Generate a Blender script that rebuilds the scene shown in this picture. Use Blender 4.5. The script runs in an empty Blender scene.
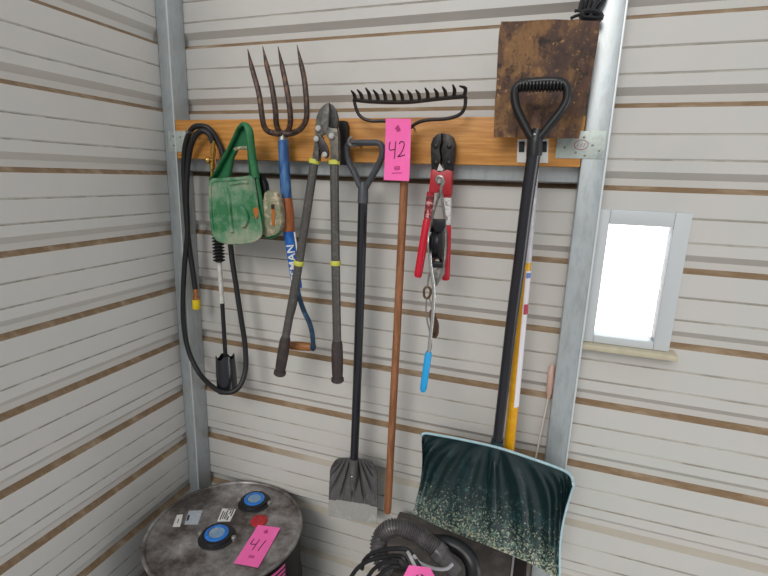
import bpy, bmesh, math, random
from mathutils import Vector, Matrix, noise
random.seed(7)
C = bpy.context.scene.collection
PI = math.pi
ZO = 2.52                      # height of the first wall groove above the floor
# ------------------------------------------------------------------ camera
CX, CY, CZ = 0.0, -1.5663, ZO - 0.4460
FPX = 475.2
RIGHT = Vector((0.94296, 0.33155, 0.03011)); UP = Vector((-0.10350, 0.20598, 0.97307)); FWD = Vector((-0.31642, 0.92068, -0.22855))
CAM = Vector((CX, CY, CZ))
cd = bpy.data.cameras.new('camera'); cam = bpy.data.objects.new('camera', cd); C.objects.link(cam)
cd.sensor_fit = 'HORIZONTAL'; cd.sensor_width = 36; cd.lens = FPX / 768 * 36; cd.clip_start = 0.02
R3 = Matrix((RIGHT, UP, -FWD)).transposed()
cam.matrix_world = Matrix.Translation(CAM) @ R3.to_4x4()
bpy.context.scene.camera = cam

def ray(u, v): return RIGHT * ((u - 384) / FPX) - UP * ((v - 288) / FPX) + FWD
def W(u, v, y=0.0):            # where a sight line meets the upright plane at distance y from the wall
    d = ray(u, v); return CAM + d * ((y - CY) / d.y)
def WZ(u, v, z):               # where it meets a level plane
    d = ray(u, v); return CAM + d * ((z - CZ) / d.z)
def PX(u, v, y): return (W(u + 1, v, y) - W(u, v, y)).length

# ------------------------------------------------------------------ mesh helpers
def catmull(pts, k=6, closed=False):
    pts = [Vector(p) for p in pts]; n = len(pts); out = []
    for i in range(n if closed else n - 1):
        p1, p2 = pts[i], pts[(i + 1) % n]
        p0 = pts[i - 1] if (i > 0 or closed) else p1 * 2 - p2
        p3 = pts[(i + 2) % n] if (i + 2 < n or closed) else p2 * 2 - p1
        for j in range(k):
            t = j / k
            out.append(0.5 * ((2 * p1) + (p2 - p0) * t + (2 * p0 - 5 * p1 + 4 * p2 - p3) * t * t + (3 * p1 - p0 - 3 * p2 + p3) * t ** 3))
    if not closed: out.append(pts[-1])
    return out
def lerp_list(vals, n):
    out = []
    for i in range(n):
        x = i / max(1, n - 1) * (len(vals) - 1); j = min(int(x), len(vals) - 2); f = x - j
        out.append(vals[j] * (1 - f) + vals[j + 1] * f)
    return out

class MB:
    def __init__(s): s.bm = bmesh.new()
    def tube(s, pts, r, n=12, closed=False, caps=True, k=0, flat=None, mat=0):
        pts = [Vector(p) for p in pts]
        if k: pts = catmull(pts, k, closed)
        N = len(pts)
        if not hasattr(r, '__len__'): r = [r] * N
        elif len(r) != N: r = lerp_list(list(r), N)
        rings = []; prev = None
        for i, p in enumerate(pts):
            a = pts[i - 1] if (i or closed) else pts[0]; b = pts[(i + 1) % N] if (i < N - 1 or closed) else pts[-1]
            t = (b - a).normalized() if (b - a).length > 1e-9 else Vector((0, 0, 1))
            if prev is None:
                ref = Vector((0, 1, 0)) if abs(t.y) < 0.9 else Vector((1, 0, 0))
                nx = (ref - t * ref.dot(t)).normalized()
            else:
                nx = (prev - t * prev.dot(t)).normalized()
            prev = nx; ny = t.cross(nx)
            fx, fy = flat if flat else (1, 1)
            rings.append([s.bm.verts.new(p + (nx * math.cos(2 * PI * q / n) * fx + ny * math.sin(2 * PI * q / n) * fy) * r[i]) for q in range(n)])
        for i in range(N if closed else N - 1):
            A, B = rings[i], rings[(i + 1) % N]
            sh = 0
            if closed and i == N - 1:
                sh = min(range(n), key=lambda q: (A[0].co - B[q].co).length)
            for q in range(n):
                f = s.bm.faces.new((A[q], A[(q + 1) % n], B[(q + 1 + sh) % n], B[(q + sh) % n])); f.material_index = mat
        if caps and not closed:
            for rg, fl in ((rings[0], True), (rings[-1], False)):
                try: f = s.bm.faces.new(rg[::-1] if fl else rg); f.material_index = mat
                except ValueError: pass
        return s
    def lathe(s, p0, p1, prof, n=28, caps=True, mat=0):
        p0, p1 = Vector(p0), Vector(p1)
        return s.tube([p0 + (p1 - p0) * t for t, r in prof], [r for t, r in prof], n, caps=caps, mat=mat) if False else s._lathe(p0, p1, prof, n, caps, mat)
    def _lathe(s, p0, p1, prof, n, caps, mat):
        t = (p1 - p0).normalized(); ref = Vector((0, 1, 0)) if abs(t.y) < 0.9 else Vector((1, 0, 0))
        nx = (ref - t * ref.dot(t)).normalized(); ny = t.cross(nx)
        rings = [[s.bm.verts.new(p0 + (p1 - p0) * a + (nx * math.cos(2 * PI * q / n) + ny * math.sin(2 * PI * q / n)) * r) for q in range(n)] for a, r in prof]
        for A, B in zip(rings, rings[1:]):
            for q in range(n):
                f = s.bm.faces.new((A[q], A[(q + 1) % n], B[(q + 1) % n], B[q])); f.material_index = mat
        if caps:
            s.bm.faces.new(rings[0][::-1]).material_index = mat; s.bm.faces.new(rings[-1]).material_index = mat
        return s
    def box(s, x0, x1, y0, y1, z0, z1, bev=0.0, mat=0):
        b = bmesh.new(); bmesh.ops.create_cube(b, size=1)
        for v in b.verts: v.co = Vector(((x0 + x1) / 2 + v.co.x * (x1 - x0), (y0 + y1) / 2 + v.co.y * (y1 - y0), (z0 + z1) / 2 + v.co.z * (z1 - z0)))
        if bev: bmesh.ops.bevel(b, geom=b.edges[:], offset=bev, segments=2, affect='EDGES', profile=0.6)
        s.merge(b, mat); return s
    def merge(s, b, mat=0):
        m = {v: s.bm.verts.new(v.co) for v in b.verts}
        for f in b.faces:
            try: s.bm.faces.new([m[v] for v in f.verts]).material_index = mat
            except ValueError: pass
        b.free()
    def slab(s, poly, d, bev=0.0, mat=0):
        """closed polygon of world points, given the thickness vector d; bevelled rim"""
        d = Vector(d); b = bmesh.new()
        A = [b.verts.new(p) for p in poly]; B = [b.verts.new(Vector(p) + d) for p in poly]; n = len(A)
        b.faces.new(A); b.faces.new(B[::-1])
        for i in range(n): b.faces.new((A[i], B[i], B[(i + 1) % n], A[(i + 1) % n]))
        bmesh.ops.recalc_face_normals(b, faces=b.faces[:])
        if bev:
            ed = [e for e in b.edges if any(len(f.verts) == n for f in e.link_faces)] if n != 4 else b.edges[:]
            bmesh.ops.bevel(b, geom=ed, offset=bev, segments=2, affect='EDGES', profile=0.6)
        s.merge(b, mat); return s
    def prism(s, px, y0, y1, bev=0.0, mat=0):      # outline on the plane y0, thickness to y1
        return s.slab([W(u, v, y0) for u, v in px], (0, y1 - y0, 0), bev, mat)
    def grid(s, fn, ns, nt, th, mat=0, attr=None):
        """shell: fn(s,t)->point; th = offset vector of its back"""
        th = Vector(th)
        lay = (s.bm.verts.layers.float.get(attr) or s.bm.verts.layers.float.new(attr)) if attr else None
        F = [[s.bm.verts.new(fn(i / ns, j / nt)) for j in range(nt + 1)] for i in range(ns + 1)]
        B = [[s.bm.verts.new(F[i][j].co + th) for j in range(nt + 1)] for i in range(ns + 1)]
        if attr:
            for G in (F, B):
                for i in range(ns + 1):
                    for j in range(nt + 1): G[i][j][lay] = j / nt
        nf = s.bm.faces.new
        for i in range(ns):
            for j in range(nt):
                nf((F[i][j], F[i + 1][j], F[i + 1][j + 1], F[i][j + 1])).material_index = mat
                nf((B[i][j], B[i][j + 1], B[i + 1][j + 1], B[i + 1][j])).material_index = mat
        for i in range(ns):
            nf((F[i][0], B[i][0], B[i + 1][0], F[i + 1][0])); nf((F[i][nt], F[i + 1][nt], B[i + 1][nt], B[i][nt]))
        for j in range(nt):
            nf((F[0][j], F[0][j + 1], B[0][j + 1], B[0][j])); nf((F[ns][j], B[ns][j], B[ns][j + 1], F[ns][j + 1]))
        return s
    def ball(s, p, r, sc=(1, 1, 1), seg=12, mat=0):
        b = bmesh.new(); bmesh.ops.create_uvsphere(b, u_segments=seg, v_segments=max(6, seg // 2 + 2), radius=r)
        for v in b.verts: v.co = Vector((v.co.x * sc[0], v.co.y * sc[1], v.co.z * sc[2])) + Vector(p)
        s.merge(b, mat); return s

def root_of(o):
    while o.parent: o = o.parent
    return o
def obj(name, mb, mats, parent=None, smooth=40, recalc=True):
    bm = mb.bm
    if recalc: bmesh.ops.recalc_face_normals(bm, faces=bm.faces[:])
    me = bpy.data.meshes.new(name)
    if parent: off = root_of(parent).location.copy()
    else:
        xs = [v.co for v in bm.verts]
        off = Vector([(min(c[i] for c in xs) + max(c[i] for c in xs)) / 2 for i in range(3)])
        off.z = min(c.z for c in xs)
    bmesh.ops.translate(bm, verts=bm.verts[:], vec=-off)
    bm.to_mesh(me); bm.free()
    for m in (mats if isinstance(mats, (list, tuple)) else [mats]): me.materials.append(m)
    if smooth:
        me.polygons.foreach_set('use_smooth', [True] * len(me.polygons)); me.set_sharp_from_angle(angle=math.radians(smooth))
    o = bpy.data.objects.new(name, me); C.objects.link(o)
    if parent: o.parent = parent
    else: o.location = off
    return o
def tag(o, label, cat, group=None):
    o['label'] = label; o['category'] = cat
    if group: o['group'] = group
    return o
def thing(name, label, cat, loc, group=None):
    o = bpy.data.objects.new(name, None); C.objects.link(o); o.location = loc; o.empty_display_size = 0.05
    return tag(o, label, cat, group)
def struct(name, mb, mats, smooth=30):
    o = obj(name, mb, mats, None, smooth); o['kind'] = 'structure'; return o

# ------------------------------------------------------------------ materials
def srgb(c):
    if isinstance(c, str): c = [int(c[i:i + 2], 16) for i in (0, 2, 4)]
    c = [x / 255 for x in c]
    return tuple((x / 12.92 if x <= 0.04045 else ((x + 0.055) / 1.055) ** 2.4) for x in c) + (1,)
def mat(name, col, rough=0.5, metal=0.0, col2=None, scale=20, stretch=(1, 1, 1), lo=0.35, hi=0.65, bump=0.0, bscale=None, detail=5, spec=0.5, emit=None, coat=0.0):
    m = bpy.data.materials.new(name); m.use_nodes = True; nt = m.node_tree; b = nt.nodes['Principled BSDF']
    b.inputs['Roughness'].default_value = rough; b.inputs['Metallic'].default_value = metal; b.inputs['Base Color'].default_value = srgb(col)
    b.inputs['Specular IOR Level'].default_value = spec; b.inputs['Coat Weight'].default_value = coat
    tc = nt.nodes.new('ShaderNodeTexCoord'); mp = nt.nodes.new('ShaderNodeMapping'); mp.inputs['Scale'].default_value = stretch
    nt.links.new(tc.outputs['Object'], mp.inputs['Vector'])
    if col2:
        n = nt.nodes.new('ShaderNodeTexNoise'); n.inputs['Scale'].default_value = scale; n.inputs['Detail'].default_value = detail; n.inputs['Roughness'].default_value = 0.65
        nt.links.new(mp.outputs[0], n.inputs['Vector'])
        cr = nt.nodes.new('ShaderNodeValToRGB'); e = cr.color_ramp
        cols = [col] + (col2 if isinstance(col2, list) else [col2])
        e.elements[0].position = lo; e.elements[0].color = srgb(cols[0]); e.elements[1].position = hi; e.elements[1].color = srgb(cols[-1])
        for i, c in enumerate(cols[1:-1]):
            x = e.elements.new(lo + (hi - lo) * (i + 1) / (len(cols) - 1)); x.color = srgb(c)
        nt.links.new(n.outputs['Fac'], cr.inputs[0]); nt.links.new(cr.outputs[0], b.inputs['Base Color'])
        m['ramp'] = cr.name
    if bump:
        n2 = nt.nodes.new('ShaderNodeTexNoise'); n2.inputs['Scale'].default_value = bscale or scale * 2; n2.inputs['Detail'].default_value = 4
        nt.links.new(mp.outputs[0], n2.inputs['Vector'])
        bp = nt.nodes.new('ShaderNodeBump'); bp.inputs['Strength'].default_value = bump; bp.inputs['Distance'].default_value = 0.004
        nt.links.new(n2.outputs['Fac'], bp.inputs['Height']); nt.links.new(bp.outputs[0], b.inputs['Normal'])
    if emit: b.inputs['Emission Color'].default_value = srgb(col); b.inputs['Emission Strength'].default_value = emit
    return m
def speckle(m, col, scale, thr, soft=0.03, attr=None, gain=0.0, rough=None):
    """scattered dirt specks of their own colour over a material; more where attr is high"""
    nt = m.node_tree; b = nt.nodes['Principled BSDF']; L = nt.links
    tc = nt.nodes.new('ShaderNodeTexCoord'); n = nt.nodes.new('ShaderNodeTexNoise'); n.inputs['Scale'].default_value = scale; n.inputs['Detail'].default_value = 3; n.inputs['Roughness'].default_value = 0.7
    L.new(tc.outputs['Object'], n.inputs['Vector'])
    val = n.outputs['Fac']
    if attr:
        a = nt.nodes.new('ShaderNodeAttribute'); a.attribute_name = attr
        mu = nt.nodes.new('ShaderNodeMath'); mu.operation = 'MULTIPLY_ADD'; L.new(a.outputs['Fac'], mu.inputs[0]); mu.inputs[1].default_value = gain; L.new(val, mu.inputs[2]); val = mu.outputs[0]
    mr = nt.nodes.new('ShaderNodeMapRange'); mr.inputs['From Min'].default_value = thr; mr.inputs['From Max'].default_value = thr + soft; L.new(val, mr.inputs['Value'])
    mx = nt.nodes.new('ShaderNodeMix'); mx.data_type = 'RGBA'
    L.new(mr.outputs[0], mx.inputs['Factor'])
    src = b.inputs['Base Color'].links[0].from_socket if b.inputs['Base Color'].links else None
    if src: L.new(src, mx.inputs['A'])
    else: mx.inputs['A'].default_value = b.inputs['Base Color'].default_value
    mx.inputs['B'].default_value = srgb(col); L.new(mx.outputs['Result'], b.inputs['Base Color'])
    return m

M = {}
M['wall'] = mat('painted_wall_steel', 'bfbdb8', 0.42, 0, ['c6c2bd', 'c0c1bb'], 2.2, lo=0.3, hi=0.7, bump=0.03, bscale=8)
M['dust'] = mat('dusty_groove_ledge', '8d7962', 0.85, 0, ['80674c', '957f66', 'aa9b86'], 6, (1, 3, 3), lo=0.3, hi=0.72)
def thin_dust(m):
    nt = m.node_tree; b = nt.nodes['Principled BSDF']; L = nt.links; g_ = nt.nodes.new('ShaderNodeNewGeometry'); sx = nt.nodes.new('ShaderNodeSeparateXYZ'); L.new(g_.outputs['Position'], sx.inputs[0])
    def rng(sock, a, b_):
        r = nt.nodes.new('ShaderNodeMapRange'); r.inputs['From Min'].default_value = a; r.inputs['From Max'].default_value = b_; L.new(sock, r.inputs['Value']); return r.outputs[0]
    mu = nt.nodes.new('ShaderNodeMath'); mu.operation = 'MULTIPLY'; L.new(rng(sx.outputs['Z'], 1.08, 0.98), mu.inputs[0]); L.new(rng(sx.outputs['X'], -1.10, -0.80), mu.inputs[1])
    m2 = nt.nodes.new('ShaderNodeMath'); m2.operation = 'MULTIPLY'; L.new(mu.outputs[0], m2.inputs[0]); m2.inputs[1].default_value = 0.8
    mx = nt.nodes.new('ShaderNodeMix'); mx.data_type = 'RGBA'; L.new(m2.outputs[0], mx.inputs['Factor']); L.new(b.inputs['Base Color'].links[0].from_socket, mx.inputs['A']); mx.inputs['B'].default_value = srgb('bab4a8'); L.new(mx.outputs['Result'], b.inputs['Base Color'])
thin_dust(M['dust'])
M['seam'] = mat('grimy_shaded_seam', '9c978c', 0.75, 0, ['8e877b', 'aca79d', 'b8b4ab'], 5, (1, 3, 3))  # grime and crease shade both put into the narrow groove colour
M['galv'] = mat('galvanised_steel', 'a9b0b3', 0.36, 0.4, ['b4bbbe', 'b0b5b5', 'a5acaf'], 14, (3, 3, 0.8), bump=0.03)
M['galvplate'] = mat('galvanised_plate', 'b4bcb8', 0.45, 0.35, ['c3ccc4', 'a9b2b2'], 30, bump=0.04)
M['edgeglint'] = mat('edge_highlight_paint', 'd2d6d8', 0.35, 0.2)  # ridge highlight put into the colour of the post edge strips
M['floor'] = mat('concrete_floor', 'c2c2be', 0.85, 0, ['b8b8b3', 'cac9c4'], 5, bump=0.2)
M['wood'] = mat('board_wood', 'a66b30', 0.5, 0, ['b87a38', 'c4863f', 'd2974f', 'c58a46'], 6, (1.0, 8, 18), lo=0.25, hi=0.72, bump=0.05)
M['black'] = mat('black_rubber', '17171a', 0.45)
M['blackgloss'] = mat('black_painted_steel', '16171f', 0.33, 0, coat=0.3)
M['blackplastic'] = mat('black_plastic', '141416', 0.38, 0, bump=0.04, bscale=120)
M['hose'] = mat('hose_rubber', '19181a', 0.5)
M['brass'] = mat('brass', 'b58a3c', 0.3, 1.0, 'd8b56a', 60)
M['copper'] = mat('worn_brass', 'a8683a', 0.4, 0.8, 'c98d55', 60)
M['yellow'] = mat('yellow_plastic', 'e2c512', 0.45)
M['whiteplastic'] = mat('white_plastic', 'd6d3cd', 0.5, 0, 'b9b4ab', 60)
M['green'] = mat('dusty_green_plastic', '1f6a3c', 0.5, 0, ['1a6236', '2c7446', '64896a'], 16, lo=0.34, hi=0.74, bump=0.05)
M['greenface'] = mat('dirty_green_plastic', '2d7044', 0.6, 0, ['2a6d42', '5f8667', '8a947c', '9c9a86'], 11, lo=0.30, hi=0.72, bump=0.05)
M['greenfresh'] = mat('green_plastic', '17603a', 0.42, 0, '1e6c40', 20)
M['tan'] = mat('dirty_tan_plate', '9c9078', 0.7, 0, ['6d7a5e', 'a4947c', 'c0b29c'], 40, bump=0.1)
M['rustorange'] = mat('orange_rust', 'a8642a', 0.8)
M['tine'] = mat('rusty_forged_steel', '4a3a33', 0.5, 0.35, ['3a2f2c', '5b463b', '75543c'], 45, bump=0.15)
M['ferrule'] = mat('grey_ferrule_steel', '9a9a96', 0.4, 0.7)
M['forkblue'] = mat('worn_blue_shaft', '2e5b92', 0.45, 0, ['27497c', '36649c', '5580a8'], 40, (1, 1, 0.25))
M['forkwood'] = mat('orange_brown_wood', 'b5673a', 0.5, 0, ['a35a31', 'c47544'], 30, (4, 4, 0.4))
M['labelblue'] = mat('blue_label', '1d62b4', 0.4, 0, ['1a5cac', '2a74c2'], 40)
M['strapblue'] = mat('dark_blue_steel', '2a4763', 0.4, 0.3, ['243c55', '3b6285'], 40)
M['gripwood'] = mat('varnished_wood_grip', 'a0683a', 0.45, 0, ['8a562d', 'b07845'], 30, (0.4, 4, 4))
M['white'] = mat('white_paint', 'e4e2de', 0.5)
M['lopsteel'] = mat('grey_forged_steel', '62605c', 0.42, 0.5, ['54524e', '73706a', '807868'], 30, bump=0.08)
M['lopdark'] = mat('dark_blade_steel', '3c3a39', 0.38, 0.5, ['322f2f', '4a4644'], 40)
M['loptube'] = mat('grey_tube', '5c5955', 0.42, 0.3, ['524f4c', '676460'], 40)
M['lopgrip'] = mat('brown_rubber_grip', '3b3130', 0.6, 0, ['332a2a', '463a36'], 50, bump=0.15)
M['lime'] = mat('lime_yellow_plastic', 'c6c552', 0.5)
M['chrome'] = mat('bright_steel', 'c9cac8', 0.25, 0.9)
M['boltzinc'] = mat('zinc_bolt', 'b4b3ae', 0.5, 0.15)
M['dgrip'] = mat('grey_plastic', '44464c', 0.5, 0, '505157', 30)
M['scrapergrey'] = mat('scraper_grey_plastic', '5d5a5a', 0.55, 0, ['545152', '6a6665'], 25)
M['scrapersteel'] = mat('scraped_steel', 'aaa8a2', 0.5, 0.2, ['a3a19b', 'b6b4ae'], 30, (1, 1, 1), bump=0.03)
M['rakesteel'] = mat('dark_rake_steel', '2e2826', 0.45, 0.4, ['282322', '40342d'], 60, bump=0.1)
M['rakewood'] = mat('weathered_ash_wood', '935f3d', 0.6, 0, ['7c4e30', 'a06a45', '8c5836'], 18, (5, 5, 0.35), bump=0.08)
M['pink'] = mat('pink_card', 'ff74b8', 0.75, 0, ['ff70b5', 'ff7fc0'], 9, spec=0.2)
M['ink'] = mat('dark_ink', '4a1238', 0.6)
M['inkfaint'] = mat('faint_ink', 'b83c7e', 0.7)
M['red'] = mat('red_enamel', 'b3202c', 0.4, 0, ['a81c28', 'bf2a34'], 30)
M['redgrip'] = mat('red_vinyl_grip', 'cf1732', 0.38)
M['cutlabel'] = mat('scuffed_white_label', 'd9d4d2', 0.5, 0, ['5a2a30', 'd2ccca', 'e4e0de'], 70, lo=0.3, hi=0.5)
M['cutlabelred'] = mat('scuffed_red_label', 'a02830', 0.5, 0, ['3a2326', 'b03038', 'd8b8b4'], 80, lo=0.36, hi=0.62)
M['cutblack'] = mat('black_jaw_steel', '201e1e', 0.4, 0.4, ['1b1919', '35302e'], 40)
M['spool'] = mat('dark_spool_steel', '242428', 0.35, 0.5)
M['zinc'] = mat('worn_zinc', 'a9a8a2', 0.35, 0.7, ['8f8d88', 'bdbcb6'], 40)
M['cable'] = mat('steel_cable', '9c9a96', 0.4, 0.7)
M['hookrust'] = mat('rusty_hook', '6b5342', 0.6, 0.3, ['4d3c31', '8c6a4c'], 60)
M['bluegrip'] = mat('blue_vinyl_grip', '1f9fdc', 0.4)
M['rust'] = mat('rusty_blade', '5c4230', 0.7, 0.15, ['43302b', '4d3831', '5f4433', '8a6540', '5a3d30', '49342e'], 9, (1.5, 1, 0.7), lo=0.22, hi=0.78, bump=0.25, bscale=60, detail=9)
speckle(M['rust'], '8e6840', 16, 0.56, 0.22); speckle(M['rust'], '32251f', 30, 0.53, 0.16); speckle(M['rust'], 'a07c50', 70, 0.60, 0.10)
M['polewhite'] = mat('silver_white_sleeve', 'cfcbd0', 0.4, 0, ['c2bdc2', 'dedade'], 20)
M['poleyellow'] = mat('yellow_fibreglass', 'e3a512', 0.38, 0, ['d99a10', 'eab01c'], 20)
M['polelabel'] = mat('white_pole_label', 'e2dde2', 0.45)
M['labelred'] = mat('label_red_print', 'b3324e', 0.5)
M['labelbluep'] = mat('label_blue_print', '5d7fc0', 0.5)
M['snow'] = mat('dark_teal_plastic', '122a2c', 0.36, 0, ['10262a', '17363a'], 14, spec=0.7)
speckle(M['snow'], '4a665a', 60, 0.72, 0.10, 'down', 0.26); speckle(M['snow'], 'a3a891', 150, 0.765, 0.05, 'down', 0.26)
speckle(M['snow'], 'c3b48c', 110, 1.18, 0.03, 'down', 0.60)
M['snowrim'] = mat('sky_reflection_rim', 'b2cfd7', 0.3, 0, ['a8c9d2', 'bdd8de'], 30)  # sky reflection on the shovel rim put into its pale blue colour
M['tote'] = mat('dark_grey_plastic', '5a5451', 0.6, 0, ['4e4946', '68605b'], 12, bump=0.05)
M['totedark'] = mat('brown_black_plastic', '2a2223', 0.55)
M['drumtop'] = mat('scuffed_drum_steel', '6b6562', 0.34, 0.35, ['514843', '7b7572', '9d9896', 'c6c1be'], 7, lo=0.3, hi=0.7, bump=0.1, bscale=30, detail=8)
speckle(M['drumtop'], '8a7560', 26, 0.66, 0.05); speckle(M['drumtop'], 'c3bab0', 60, 0.70, 0.03)
M['drumside'] = mat('black_drum_paint', '0d0c0f', 0.45, 0.0, spec=0.15)
M['bungblack'] = mat('bung_flange_steel', '2b2a2d', 0.4, 0.4)
M['bungblue'] = mat('blue_bung_plastic', '2a7ad0', 0.4, 0, ['2470c4', '3b8ade'], 30)
M['bungcore'] = mat('dusty_blue_plug', '8aa6bd', 0.6, 0, ['6f93b5', 'b3b0a2'], 50)
M['redpaint'] = mat('red_plug_paint', 'c22a30', 0.5, 0, ['a8252c', 'cf3038'], 40)
M['paper'] = mat('white_sticker', 'e0dcd8', 0.6)
M['papergrey'] = mat('grey_blue_sticker', 'b4bcc4', 0.6, 0, ['a8b1bb', 'c4c8ca'], 60)
M['print'] = mat('black_print', '28262a', 0.6)
M['vachose'] = mat('ribbed_hose_plastic', '575152', 0.28, 0, ['4c4748', '666061'], 20)
M['vacbody'] = mat('vacuum_dark_plastic', '2a2524', 0.3, 0, ['1f1b1b', '3a312c'], 12)
M['vacmotley'] = mat('dusty_motor_cover', '2e2623', 0.3, 0, ['211b1a', '4c3d34', '8d7f73'], 30, lo=0.4, hi=0.75)
M['greycable'] = mat('pale_grey_cord', 'a8a5a6', 0.45)
M['palepink'] = mat('pale_pink_sleeve', 'd8b6aa', 0.5, 0, ['cfa798', 'e0c6bc'], 40)
M['rod'] = mat('white_rod', 'd8d3cb', 0.5)
M['frame'] = mat('window_frame_vinyl', 'c2c6c8', 0.4)
M['sill'] = mat('sill_wood_cream', 'b7ad94', 0.6, 0, 'c4bba2', 20)
M['navy'] = mat('navy_black_strip', '14161e', 0.5)
M['nail'] = mat('nail_steel', '8c8a86', 0.4, 0.7)
g = bpy.data.materials.new('window_glass'); g.use_nodes = True
b = g.node_tree.nodes['Principled BSDF']; b.inputs['Roughness'].default_value = 0.03; b.inputs['Transmission Weight'].default_value = 1; b.inputs['IOR'].default_value = 1.05
M['glass'] = g

# ------------------------------------------------------------------ the setting
S = 0.2286
def groove_profile(z0, z1):
    """(height, depth, material slot) from bottom to top of a ribbed sheet"""
    P = []
    for k in range(12, -6, -1):
        zc = ZO - k * S
        P += [(zc - 0.009, 0, 0), (zc + 0.006, 0.019, 1), (zc + 0.026, 0.019, 0), (zc + 0.046, 0, 0)]
        for off in (0.148, 0.0792):
            c = zc + S - off
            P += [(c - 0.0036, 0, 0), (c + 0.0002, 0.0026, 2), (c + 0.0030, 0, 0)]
    P.sort(key=lambda q: q[0])
    out = [(z0, 0, 0)] + [q for q in P if z0 + 1e-4 < q[0] < z1 - 1e-4] + [(z1, 0, 0)]
    return out
def ribbed(mb, along, fixed, a0, a1, z0, z1, th=0.03):
    P = groove_profile(z0, z1)
    n = max(2, int((a1 - a0) / 0.25))
    def pt(a, q):
        return (a, fixed + q[1], q[0]) if along == 'x' else (fixed - q[1], a, q[0])
    V = [[mb.bm.verts.new(pt(a0 + (a1 - a0) * i / n, q)) for q in P] for i in range(n + 1)]
    for i in range(n):
        for j in range(len(P) - 1):
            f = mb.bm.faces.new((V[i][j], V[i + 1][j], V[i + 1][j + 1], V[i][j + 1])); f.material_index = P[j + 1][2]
    # back skin closes the sheet
    d = th
    def bp(a, z): return (a, fixed + d, z) if along == 'x' else (fixed - d, a, z)
    c = [mb.bm.verts.new(bp(*q)) for q in ((a0, z0), (a1, z0), (a1, z1), (a0, z1))]
    mb.bm.faces.new(c[::-1])
    mb.bm.faces.new([r[0] for r in V] + [c[1], c[0]]); mb.bm.faces.new([r[-1] for r in V][::-1] + [c[3], c[2]])
    mb.bm.faces.new(V[0][::-1] + [c[0], c[3]]); mb.bm.faces.new(V[-1] + [c[2], c[1]])
XL = -1.403; ZT = ZO + 0.62
WX0, WX1, WZ0, WZ1 = 0.150, 0.34, ZO - 0.915, ZO - 0.55     # window opening
mb = MB()
ribbed(mb, 'x', 0, XL, WX0, 0, ZT); ribbed(mb, 'x', 0, WX0, WX1, 0, WZ0); ribbed(mb, 'x', 0, WX0, WX1, WZ1, ZT); ribbed(mb, 'x', 0, WX1, 1.3, 0, ZT)
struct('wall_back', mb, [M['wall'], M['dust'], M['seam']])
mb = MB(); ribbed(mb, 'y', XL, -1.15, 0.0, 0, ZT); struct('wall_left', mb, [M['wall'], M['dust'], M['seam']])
struct('floor', MB().box(XL, 1.3, -3.2, 0.0, -0.05, 0.0), M['floor'])
# corner post and right post (folded sheet steel posts)
def post(name, x0, x1, y0, z1):
    mb = MB(); mb.box(x0, x1, y0, -0.0005, 0.0005, z1, 0.005)
    o = struct(name, mb, M['galv']); obj('edge_highlight', MB().box(x1 - .0045, x1 + .0008, y0 - .0035, y0 + .0004, 0.001, z1 - .001, .001), M['edgeglint'], o); return o  # thin pale strip added along the front edge as a painted highlight
PXR = -1.3475
post('trim_1', XL + 0.001, PXR, -0.080, ZT - 0.01)
RP0, RP1 = 0.0628, 0.1285
post('trim_2', RP0, RP1, -0.080, ZT - 0.01)
# the right post's pale edge strip is an added highlight, made in post
# girt behind the board
o = struct('trim_3', MB().box(PXR + 0.0005, RP0 - 0.0005, -0.041, -0.0005, ZO - 0.447, ZO - 0.300, 0.002), M['galv'])
# window
w = MB()
fx0, fx1, fz0, fz1 = RP1 + 0.001, WX1 + 0.03, WZ0 - 0.012, WZ1 + 0.03
w.box(fx0, WX0 + 0.012, -0.030, 0.03, fz0, fz1, 0.003); w.box(WX1 - 0.012, fx1, -0.030, 0.03, fz0, fz1, 0.003)
w.box(WX0 + 0.012, WX1 - 0.012, -0.030, 0.03, WZ1 - 0.012, fz1, 0.003); w.box(WX0 + 0.012, WX1 - 0.012, -0.030, 0.03, fz0, WZ0 + 0.012, 0.003)
win = struct('window_1', w, M['frame'])
obj('window_pane', MB().box(WX0 + 0.010, WX1 - 0.010, 0.012, 0.016, WZ0 + 0.010, WZ1 - 0.010), M['glass'], win)
obj('window_sill', MB().box(RP1 + 0.001, fx1 + 0.02, -0.058, -0.0005, WZ0 - 0.030, WZ0 - 0.013, 0.003), M['sill'], win)

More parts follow.
